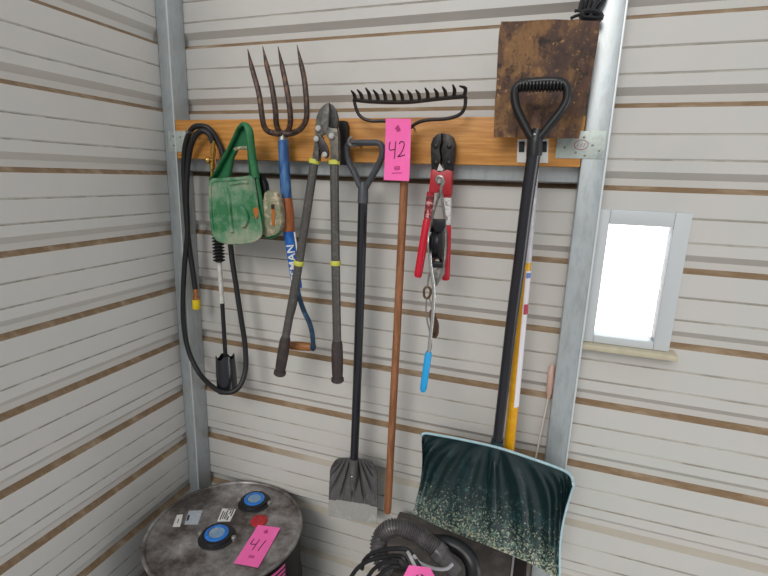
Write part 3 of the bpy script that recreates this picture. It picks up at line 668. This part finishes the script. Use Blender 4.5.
obj('lever', MB().tube([W(429.8, 232, yP - .03), W(430.5, 262, yP - .034), W(433.8, 287, yP - .034), W(433.6, 305, yP - .034), W(430.8, 335, yP - .034), W(428.4, 356, yP - .034)], .0056, 10, k=4), M['chrome'], t)
obj('handle_grip', MB().lathe(W(428.7, 352, yP - .034), W(422.9, 391.5, yP - .034), [(0, .0085), (.05, .0108), (.8, .0112), (.93, .0108), (1, .007)], 16), M['bluegrip'], t)
obj('top_hook', MB().tube(P([(440.8, 194), (441.3, 187), (443.5, 182), (442, 177), (437.5, 177), (436.6, 181)], yP + .0), .0042, 8, k=5), M['zinc'], t)
hk = [(424.4, 289), (427, 287), (430.3, 289), (430.4, 294), (428, 298), (424.6, 297), (424.0, 293)]
obj('cable_eye', MB().tube(P(hk, yP + .01), .0040, 8, closed=True, k=4), M['hookrust'], t)
obj('cable', MB().tube(P([(430.6, 268), (428.6, 278), (427.3, 288)], yP + .01), .0030, 8, k=4), M['cable'], t)
obj('cable', MB().tube(P([(426.8, 298), (426, 308), (427, 320), (430.2, 334), (431.3, 347), (429.0, 352)], yP + .015), .0026, 8, k=4), M['cable'], t)
obj('cable', MB().tube(P([(428.8, 297), (431, 303), (432.5, 312)], yP + .015), .0026, 8, k=4), M['cable'], t)
obj('snatch_block', MB().prism(outline([(428.7, 313), (431, 310), (433.8, 313), (436.5, 321), (437.6, 331), (436, 336.5), (432.4, 335), (430.2, 326)], 2), yP + .012, yP + .026, .003), M['hookrust'], t)
obj('snap_hook', MB().tube(P([(435.6, 318), (437.8, 324), (437.6, 333), (434.8, 337.5), (432.3, 334.5), (433.8, 331)], yP + .002), .0036, 8, k=4), M['hookrust'], t)

# ------------------------------------------------------------------ white slotted holder on the board
c = [W(517.5, 139, -.0855), W(548.5, 139, -.0855), W(548, 163, -.0855), W(516.8, 162.5, -.0855)]
t = thing('tool_holder', 'small white wall holder with two black slots behind the shovel handles', 'wall holder', W(532, 163, -.082))
obj('plate', MB().slab(c, (0, .0062, 0), .001), M['white'], t)
for a, b_ in ((519, 524.5), (541.5, 547)):
    obj('slot', MB().slab([W(a, 141.5, -.0885), W(b_, 141.5, -.0885), W(b_ - .3, 152, -.0885), W(a - .3, 152, -.0885)], (0, .003, 0), .0006), M['black'], t)

# ------------------------------------------------------------------ rusty square shovel
yV = -0.150
t = thing('square_shovel', 'rusty square-mouth shovel hung blade up with yellow and white pole', 'shovel', W(508, 452, -.13))
Lf = [(501.2, 21.5), (499, 33), (497.6, 55), (496.3, 85), (494.8, 103), (494.2, 120), (493.6, 137)]
Rt = [(599.5, 20.5), (599.2, 33), (595.5, 55), (590, 85), (586.5, 103), (583, 120), (579, 138.5)]
Lc = catmull([(a, b_, 0) for a, b_ in Lf], 4); Rc = catmull([(a, b_, 0) for a, b_ in Rt], 4); NN = len(Lc) - 1
def shov(s, q):
    x = q * NN; j = min(int(x), NN - 1); fr = x - j
    a = Lc[j].lerp(Lc[j + 1], fr); b_ = Rc[j].lerp(Rc[j + 1], fr); p = a.lerp(b_, s)
    v = p.y - 1.2 * math.sin(s * PI) * (1 - q) + (1.5 * math.sin(s * 9) * .3 if q < .02 else 0)
    e_ = abs(2 * s - 1)
    y = yV + .034 * (1 - e_ ** 2.2) * (.25 + .75 * q) - .010 * q - .004 * math.sin(s * 5 + 1) * (1 - q)
    if q > .9: y -= .012 * (q - .9) / .1 * (1 if abs(s - .45) > .18 else .2)
    return W(p.x, v, y)
obj('blade', MB().grid(shov, 40, 36, (0, .004, 0)), M['rust'], t)
obj('socket', MB().tube([W(538, 105, yV + .018), W(536, 122, yV + .016), W(534, 140, yV + .012), W(533, 152, yV + .016)], [.006, .016, .019, .0185], 14, k=4), M['rust'], t)
pole = [(534, 148), (530.5, 200), (521.3, 320), (508.5, 455)]
def pole_pt(v):
    for (a, b_) in zip(pole, pole[1:]):
        if a[1] <= v <= b_[1]: f_ = (v - a[1]) / (b_[1] - a[1]); return W(a[0] + (b_[0] - a[0]) * f_, v, -.132)
obj('pole_sleeve', MB().tube([pole_pt(v) for v in (148, 175, 200, 230, 262)], .0165, 16), M['polewhite'], t)
po = obj('pole', MB().tube([pole_pt(v) for v in (258, 290, 320, 360, 400, 430, 455)], [.0158, .0158, .0160, .0162, .0165, .0168, .0168], 16), M['poleyellow'], t)
def arc_label(mb, v0, v1, r, a0, a1, n=10):
    p0, p1 = pole_pt(v0), pole_pt(v1); ax = (p1 - p0).normalized(); out = Vector((0, -1, 0)); out = (out - ax * out.dot(ax)).normalized(); sd = ax.cross(out)
    def g_(s, q):
        a = a0 + (a1 - a0) * s; return p0 + (p1 - p0) * q + (out * math.cos(a) + sd * math.sin(a)) * r
    mb.grid(g_, n, 4, (0, .0004, 0))
mb = MB(); arc_label(mb, 270, 405, .0176, -1.9, -.18); lb_ = obj('pole_label', mb, M['polelabel'], po)
for va, vb_, a0, a1, mm in ((303, 313, -1.2, -.3, 'labelred'), (272, 277, -1.2, -.3, 'labelbluep')):
    mb = MB(); arc_label(mb, va, vb_, .0182, a0, a1); obj('label_print', mb, M[mm], lb_)

# ------------------------------------------------------------------ snow shovel
yW = -0.225
t = thing('snow_shovel', 'wide dark teal snow shovel with black D grip and debris stuck in its blade', 'snow shovel', W(487, 560, -.2))
loop = [(515.3, 103), (514.6, 92), (518.5, 85.5), (527, 82.8), (541, 81.5), (556, 81.6), (564.5, 84.5), (567.4, 92), (566, 102), (559.5, 113), (549, 126), (541, 136), (536, 140), (531.5, 137.5), (525, 126), (518.5, 113)]
obj('d_grip', MB().tube(P(loop, yW), .0110, 12, closed=True, k=4, flat=(1.3, 1)), M['blackplastic'], t)
g0, g1 = W(519, 85.5, yW), W(563, 84.5, yW); prof = []
for i in range(13):
    for a, r in ((.0, .0125), (.3, .0165), (.7, .0165), (.95, .0125)): prof.append(((i + a) / 13, r))
obj('ridged_grip', MB().lathe(g0, g1, prof + [(1, .012)], 14), M['blackplastic'], t)
obj('grip_socket', MB().tube([W(538, 129, yW), W(535.5, 139, yW), W(534.2, 152, yW), W(534, 156, yW)], [.012, .0185, .0198, .0198], 16, k=3), M['blackplastic'], t)
p = W(534.6, 134.5, yW - .019); obj('rivet', MB().ball(p, .0035), M['chrome'], t)
sh = [(534.0, 152, yW), (526.5, 205, -.222), (519.5, 262, -.216), (511.8, 320, -.209), (503.2, 392, -.198), (496.5, 448, -.190)]
obj('shaft', MB().tube([W(*q) for q in sh], [.0178, .0172, .0168, .0162, .0155, .0148], 20, k=4), M['blackgloss'], t)
TOP = catmull([(421.5, 441, 0), (424, 434.5, 0), (440, 436.5, 0), (464, 441, 0), (488, 446.2, 0), (504, 450.5, 0), (536, 461.2, 0), (562, 470.8, 0), (570.5, 477, 0), (573, 485, 0)], 6)
BOT = catmull([(412.5, 513.5, 0), (440, 527, 0), (478, 542, 0), (509, 554.5, 0), (535, 566, 0), (558.5, 579, 0)], 8)
def samp(L, s):
    x = s * (len(L) - 1); j = min(int(x), len(L) - 2); return L[j].lerp(L[j + 1], x - j)
def smap(s):  # even spread of top corners
    return s
def snowb(s, q, extra=0):
    a = samp(TOP, s); b_ = samp(BOT, s); p = a.lerp(b_, q)
    # waist of the side edges
    e_ = (2 * s - 1); w_ = math.sin(PI * min(1, q * 1.05)) 
    p.x -= (5.0 * w_ * (e_ > 0) * abs(e_) ** 3 - 4.0 * w_ * (e_ < 0) * abs(e_) ** 3)
    y = -.150 - .055 * (1 - q) ** 3 - .075 * q ** 1.6 - .030 * abs(e_) ** 5
    a_ = (s - .49) / (.32 + .68 * min(1, q * 1.15 + .02) ** .7); fade = min(1, q * 5) * min(1, (1.0 - q) * 3.0) * min(1, (1 - abs(e_)) * 7)
    rp = .5 + .5 * math.cos(a_ * PI * 2 * 5.0)
    y -= .026 * (rp ** 1.5) * fade
    return W(p.x, p.y, y)
obj('blade', MB().grid(snowb, 110, 50, (0, .005, 0), attr='down'), M['snow'], t, smooth=60)
top_pts = [snowb(i / 60, 0) for i in range(61)]
obj('top_rim', MB().tube([q + Vector((0, -.004, .006)) for q in top_pts[4:]], .0046, 8, flat=(1.7, .9)), M['snowrim'], t)
obj('side_rim', MB().tube([snowb(1, i / 24) + Vector((.002, .0, 0)) for i in range(25)], .0030, 8), M['snowrim'], t)
obj('socket', MB().tube([W(497.5, 440, -.190), W(495.2, 452, -.188), W(493.4, 465, -.180), W(491.3, 482, -.172), W(489.0, 500, -.158)], [.0185, .0200, .0190, .0165, .006], 16, k=4), M['snow'], t)

# ------------------------------------------------------------------ pale rod leaning behind
t = thing('marker_rod', 'thin white rod with pale pink sleeve leaning on the wall beside the right post', 'rod', W(524, 520, -.03))
obj('rod', MB().tube([W(549.5, 392, -.03), W(549.5, 392, -.03).lerp(W(537, 452, -.03), (W(549.5, 392, -.03).z - .002) / (W(549.5, 392, -.03).z - W(537, 452, -.03).z))], .0030, 8), M['rod'], t)
obj('sleeve', MB().lathe(W(552.3, 364.5, -.03), W(548.6, 399, -.03), [(0, .003), (.06, .0085), (.5, .0105), (.8, .0095), (.92, .006), (1, .004)], 12), M['palepink'], t)

# ------------------------------------------------------------------ cable bundle at the top right
t = thing('cable_bundle', 'bundle of black cables hanging above the rusty shovel blade', 'cable bundle', W(592, 16, -.10))
mb = []
NU, NV = 606, -62          # nail on the post, above the picture, that the hank hangs from
for i, L in enumerate(([(583, 16), (586, 5), (592, -10), (599, -38)], [(586, 18), (590, 4), (595, -12), (602, -40)], [(590, 18), (594, 6), (600, -6), (607, -40)], [(594, 19), (598, 8), (605, -4), (612, -38)], [(580, 12), (582, 2), (588, -14), (597, -44)])):
    pts = [W(u, v, -.10 - .008 * (i % 3)) for u, v in L] + [W(NU, NV + 1, -.092 - .010 * i) + Vector((0, 0, .008)), W(NU + 8 - i, NV + 22, -.10 - .008 * i)]
    obj('cable', MB().tube(pts, .0062, 8, k=5), M['black'], t)
obj('cable_tie', MB().tube(P([(583, 13), (592, 12), (600, 15), (599, 19), (590, 19), (583, 18)], -.112), .0085, 8, closed=True, k=3, flat=(1.6, 1)), M['black'], t)
obj('cable_end', MB().tube(P([(586, 12), (580, 10.5), (574.5, 11)], -.108), .0042, 8, k=4), M['black'], t)
obj('cable_end', MB().tube(P([(586, 14), (577, 15.5), (570.5, 18.5)], -.108), .0042, 8, k=4), M['black'], t)

nail(NU, NV, 'steel nail in the right post from which the black cable bundle hangs', -.150, .004)

# ------------------------------------------------------------------ steel drum
ZD = ZO - 1.7654; DC = Vector((-1.046, -0.2895, 0)); DR = 0.288
t = thing('steel_drum', 'black steel drum with scuffed lid and two blue bungs standing in the corner', 'drum', (DC.x, DC.y, 0))
prof = [(0.001, DR - .012), (.012, DR - .004), (.02, DR - .010)]
H = ZD
for zb in (.24, .5):
    prof += [(zb - .03, DR - .010), (zb - .012, DR - .003), (zb + .012, DR - .003), (zb + .03, DR - .010)]
prof += [(H - .035, DR - .010), (H - .020, DR - .007)]
obj('body', MB().lathe(Vector((DC.x, DC.y, 0)), Vector((DC.x, DC.y, 1)), prof, 96), M['drumside'], t)
mb = MB(); mb.lathe(Vector((DC.x, DC.y, H - .020)), Vector((DC.x, DC.y, H - .006)), [(0, DR - .018), (1, DR - .010)], 96)
obj('lid', mb, M['drumtop'], t)
obj('rim', MB().tube([DC + Vector((math.cos(a), math.sin(a), 0)) * (DR - .006) + Vector((0, 0, H - .005)) for a in [i * 2 * PI / 96 for i in range(96)]], .0072, 10, closed=True), M['drumtop'], t)
ZL = H - .006
def lidpt(u, v, dz=0): return WZ(u, v, ZL + dz)
for u, v, rr in ((254.5, 502.5, .056), (217.0, 537.0, .058)):
    p = lidpt(u, v, .0); up = Vector((0, 0, 1))
    bn = obj('bung', MB().lathe(p - up * .001, p + up * .017, [(0, rr + .010), (.25, rr + .008), (.4, rr), (.9, rr - .002), (1, rr - .006)], 40), M['bungblack'], t)
    obj('plug', MB().lathe(p + up * .010, p + up * .026, [(0, rr - .014), (.55, rr - .015), (.72, rr - .019), (.72, rr - .027), (.2, rr - .029)], 36, caps=False), M['bungblue'], bn)
    obj('plug_core', MB().lathe(p + up * .008, p + up * .0186, [(0, rr - .026), (1, rr - .029)], 30), M['bungcore'], bn)
    for a in (0.2, PI + .2):
        q = p + Vector((math.cos(a), math.sin(a), 0)) * (rr + .008); obj('lug', MB().lathe(q, q + up * .014, [(0, .010), (.8, .009), (1, .006)], 12), M['zinc'], bn)
p = lidpt(259.3, 521); obj('red_spot', MB().lathe(p - Vector((0, 0, .001)), p + Vector((0, 0, .005)), [(0, .033), (.7, .032), (1, .028)], 28), M['redpaint'], t)
def sticker(q, m, name='sticker'):
    c = [lidpt(*a, .0006) for a in q]; return obj(name, MB().slab(c, (0, 0, -.0009)), m, t)
s1 = sticker([(222.5, 508.4), (236, 509), (230, 521.4), (217, 521.4)], M['paper'])
def bars(q, rects, parent, name='print'):
    c = [lidpt(*a, .0011) for a in q]; mb = MB()
    def f(s, r): return (c[0] * (1 - s) + c[1] * s) * (1 - r) + (c[3] * (1 - s) + c[2] * s) * r
    for a, b_, d, e_ in rects: mb.slab([f(a, d), f(b_, d), f(b_, e_), f(a, e_)], (0, 0, -.0009))
    return obj(name, mb, M['print'], parent)
bars([(222.5, 508.4), (236, 509), (230, 521.4), (217, 521.4)], [(.12, .2, .2, .85), (.28, .34, .25, .8), (.42, .5, .12, .8), (.56, .6, .4, .85), (.66, .75, .15, .4), (.66, .75, .6, .9), (.82, .9, .1, .6), (.45, .9, .04, .10)], s1)
s2 = sticker([(188.8, 510.8), (202.5, 510.3), (197.7, 524.4), (184.3, 524.4)], M['papergrey'])
bars([(188.8, 510.8), (202.5, 510.3), (197.7, 524.4), (184.3, 524.4)], [(.05, .14, .3, .75), (.15, .2, .35, .7)], s2)
s3 = sticker([(177, 514.8), (183, 514.3), (180, 526.8), (172.5, 526.8)], M['paper'])
bars([(177, 514.8), (183, 514.3), (180, 526.8), (172.5, 526.8)], [(.45, .55, .35, .7)], s3)
# striped label on the side of the drum
def side(a, z, r): return DC + Vector((math.cos(a) * r, math.sin(a) * r, z))
a0_, a1_ = math.radians(-30), math.radians(-6)
def on_side(s, q, r=DR - .0088): return side(a0_ + (a1_ - a0_) * s, H - .030 - .10 * q, r)
lb2 = obj('side_label', MB().grid(lambda s, q: on_side(s, q), 14, 6, (-.0006, .0006, 0)), M['black'], t)
for i in range(5):
    q0 = .06 + i * .19
    obj('stripe', MB().grid(lambda s, q: on_side(.05 + .9 * s, q0 + .10 * q, DR - .0078), 14, 1, (-.0006, .0006, 0)), M['pink'], lb2)
t, f = card([lidpt(258, 525.2, .0042), lidpt(280.4, 528.3, .0042), lidpt(258, 568, .0042), lidpt(233.5, 563.4, .0042)], Vector((0, 0, 1)), 'bright pink tag numbered 41 lying on the lid of the steel drum', curl=.002)
strokes('number', f, FOUR + ONE, .0016, M['ink'], t); strokes('emblem', f, emblem(f), .0020, M['inkfaint'], t); strokes('small_print', f, boxmark(f), .0012, M['inkfaint'], t)

# ------------------------------------------------------------------ storage box under the snow shovel
ZB = ZO - 1.70
t = thing('storage_box', 'tall dark grey box standing against the wall below the snow shovel', 'box', (-.2, -.25, 0))
obj('body', MB().box(-.425, .035, -.275, -.035, .001, ZB - .035, .012), M['tote'], t)
obj('lid', MB().box(-.435, -.004, -.285, -.034, ZB - .040, ZB, .008), M['tote'], t)
obj('lid', MB().box(.002, .045, -.285, -.034, ZB - .040, ZB, .008), M['totedark'], t)
obj('seam_strip', MB().box(-.0045, .0025, -.284, -.035, ZB - .030, ZB + .0012, 0), M['greycable'], t)

# ------------------------------------------------------------------ vacuum with ribbed hose
VC = W(394, 598, -.49); zt = VC.z + .0; VC.y = -.47
t = thing('shop_vacuum', 'dark dusty shop vacuum with ribbed grey hose at the bottom of the photo', 'vacuum', (VC.x, VC.y, 0))
obj('tank', MB().lathe(Vector((VC.x, VC.y, .001)), Vector((VC.x, VC.y, 1)), [(0, .13), (.02, .14), (.35, .15), (zt - .22, .155), (zt - .19, .165), (zt - .17, .165)], 40), M['vacbody'], t)
obj('motor_cover', MB().lathe(Vector((VC.x, VC.y, 0)), Vector((VC.x, VC.y, 1)), [(zt - .175, .150), (zt - .12, .148), (zt - .06, .130), (zt - .02, .100), (zt, .055), (zt + .004, .02)], 40), M['vacmotley'], t)
def rib_hose(path, r0, r1, nrib):
    pts = catmull(path, 30); N = len(pts)
    # even spacing
    L = [0]
    for a, b_ in zip(pts, pts[1:]): L.append(L[-1] + (b_ - a).length)
    tot = L[-1]; out = []; rad = []; m = nrib * 4; j = 0
    for i in range(m + 1):
        d = tot * i / m
        while j < N - 2 and L[j + 1] < d: j += 1
        out.append(pts[j].lerp(pts[j + 1], (d - L[j]) / max(1e-9, L[j + 1] - L[j]))); rad.append((r1, r1, r0, r0)[i % 4])
    return out, rad
yq = -.40
hpth = [W(392, 569, -.50), W(383, 562, -.50), W(378.5, 548, -.48), (W(381, 537, -.46)), W(390, 528.5, -.45), W(402, 528, -.44), W(414, 533.5, -.43), W(428, 543, -.43), W(438, 550.5, -.43)]
pts, rad = rib_hose(hpth, .0215, .0255, 46)
obj('ribbed_hose', MB().tube(pts, rad, 18), M['vachose'], t)
obj('hose_cuff', MB().lathe(W(435, 548.3, -.43), W(457, 572, -.44), [(0, .0265), (.12, .029), (.3, .029), (.32, .0255), (.9, .0235), (1, .022)], 24), M['vachose'], t)
obj('elbow_tube', MB().tube([W(431, 541, -.37), W(445, 542, -.37), W(458, 547, -.37), W(468, 556, -.38), W(473, 567, -.39), W(474, 585, -.40)], [.018, .021, .0225, .023, .0235, .0235], 18, k=6), M['blackplastic'], t)
for L, r in (([(362, 569, -.5), (364, 561, -.5), (372, 553.5, -.51), (386, 549.5, -.52), (400, 548.5, -.53), (408, 550.5, -.53), (413, 557, -.54), (422, 570, -.55), (432, 586, -.55)], .0060), ([(348, 582, -.5), (356, 570, -.51), (366, 562, -.52), (380, 557.5, -.53), (396, 556, -.54), (404, 559, -.55), (409, 570, -.55)], .0060), ([(366, 580, -.52), (374, 569, -.53), (386, 562, -.55), (398, 562, -.56)], .0055), ([(374, 582, -.54), (382, 573, -.55), (391, 567, -.56), (400, 566, -.56)], .0055)):
    obj('power_cord', MB().tube([W(*q) for q in L], r, 8, k=6), M['black'], t)
obj('grey_cord', MB().tube([W(414, 556, -.545), W(420, 563, -.53), W(434, 568.5, -.52), (W(446, 569, -.50)), W(453, 564, -.49)], .0045, 8, k=6), M['greycable'], t)
obj('grey_cord', MB().tube([W(408, 552, -.535), W(411, 558, -.55), W(415, 566, -.555)], .0048, 8, k=4), M['greycable'], t)
c = [W(412, 566.5, -.545), W(424, 567.0, -.535), W(436, 590, -.58), W(404, 592, -.60)]
t2, f = card([W(409, 565.5, -.60), W(430, 568, -.59), W(448, 600, -.67), W(392, 598, -.68)], (W(430, 568, -.59) - W(409, 565.5, -.60)).cross(W(392, 598, -.68) - W(409, 565.5, -.60)) * -1, 'bright pink tag lying on the dusty vacuum, half out of view', curl=.002)
strokes('number', f, [[(.45, .28), (.35, .40)], [(.55, .26), (.7, .36)]], .0016, M['ink'], t2)

# ------------------------------------------------------------------ light: daylight round the open-fronted shed
w = bpy.data.worlds.new('daylight'); bpy.context.scene.world = w; w.use_nodes = True; nt = w.node_tree; bg = nt.nodes['Background']; L_ = nt.links
tc = nt.nodes.new('ShaderNodeTexCoord')
def lobe(d, lo, hi, strength):
    vm = nt.nodes.new('ShaderNodeVectorMath'); vm.operation = 'DOT_PRODUCT'; L_.new(tc.outputs['Generated'], vm.inputs[0]); vm.inputs[1].default_value = Vector(d).normalized()
    mr = nt.nodes.new('ShaderNodeMapRange'); mr.interpolation_type = 'SMOOTHSTEP'; mr.inputs['From Min'].default_value = lo; mr.inputs['From Max'].default_value = hi; mr.inputs['To Max'].default_value = strength
    L_.new(vm.outputs['Value'], mr.inputs['Value']); return mr.outputs[0]
sx = nt.nodes.new('ShaderNodeSeparateXYZ'); L_.new(tc.outputs['Generated'], sx.inputs[0])
cr = nt.nodes.new('ShaderNodeValToRGB'); mr = nt.nodes.new('ShaderNodeMapRange'); mr.inputs['From Min'].default_value = -1; L_.new(sx.outputs['Z'], mr.inputs['Value'])
e = cr.color_ramp; e.elements[0].position = .38; e.elements[0].color = (.52, .50, .49, 1); e.elements[1].position = .75; e.elements[1].color = (.88, .95, 1.0, 1)
L_.new(mr.outputs[0], cr.inputs[0]); L_.new(cr.outputs[0], bg.inputs['Color'])
ad = nt.nodes.new('ShaderNodeMath'); ad.operation = 'ADD'; L_.new(lobe((.98, -.10, -.15), .962, .994, 7.0), ad.inputs[0]); L_.new(lobe((.2, 1, .05), .6, .9, 6.0), ad.inputs[1])
ad2 = nt.nodes.new('ShaderNodeMath'); ad2.operation = 'ADD'; L_.new(ad.outputs[0], ad2.inputs[0]); ad2.inputs[1].default_value = 0.68; L_.new(ad2.outputs[0], bg.inputs['Strength'])
sd = bpy.data.lights.new('soft_sun', 'SUN'); sd.energy = 1.35; sd.angle = math.radians(28); sd.color = (1.0, .97, .93)
so = bpy.data.objects.new('soft_sun', sd); C.objects.link(so); so.location = (-1, -4, 5)
so.rotation_euler = (Vector((-.15, -1.75, 0.95))).to_track_quat('Z', 'Y').to_euler()
sc = bpy.context.scene
sc.view_settings.view_transform = 'Standard'; sc.view_settings.look = 'None'; sc.view_settings.exposure = 0.05; sc.view_settings.gamma = 1; sc.view_settings.use_curve_mapping = False
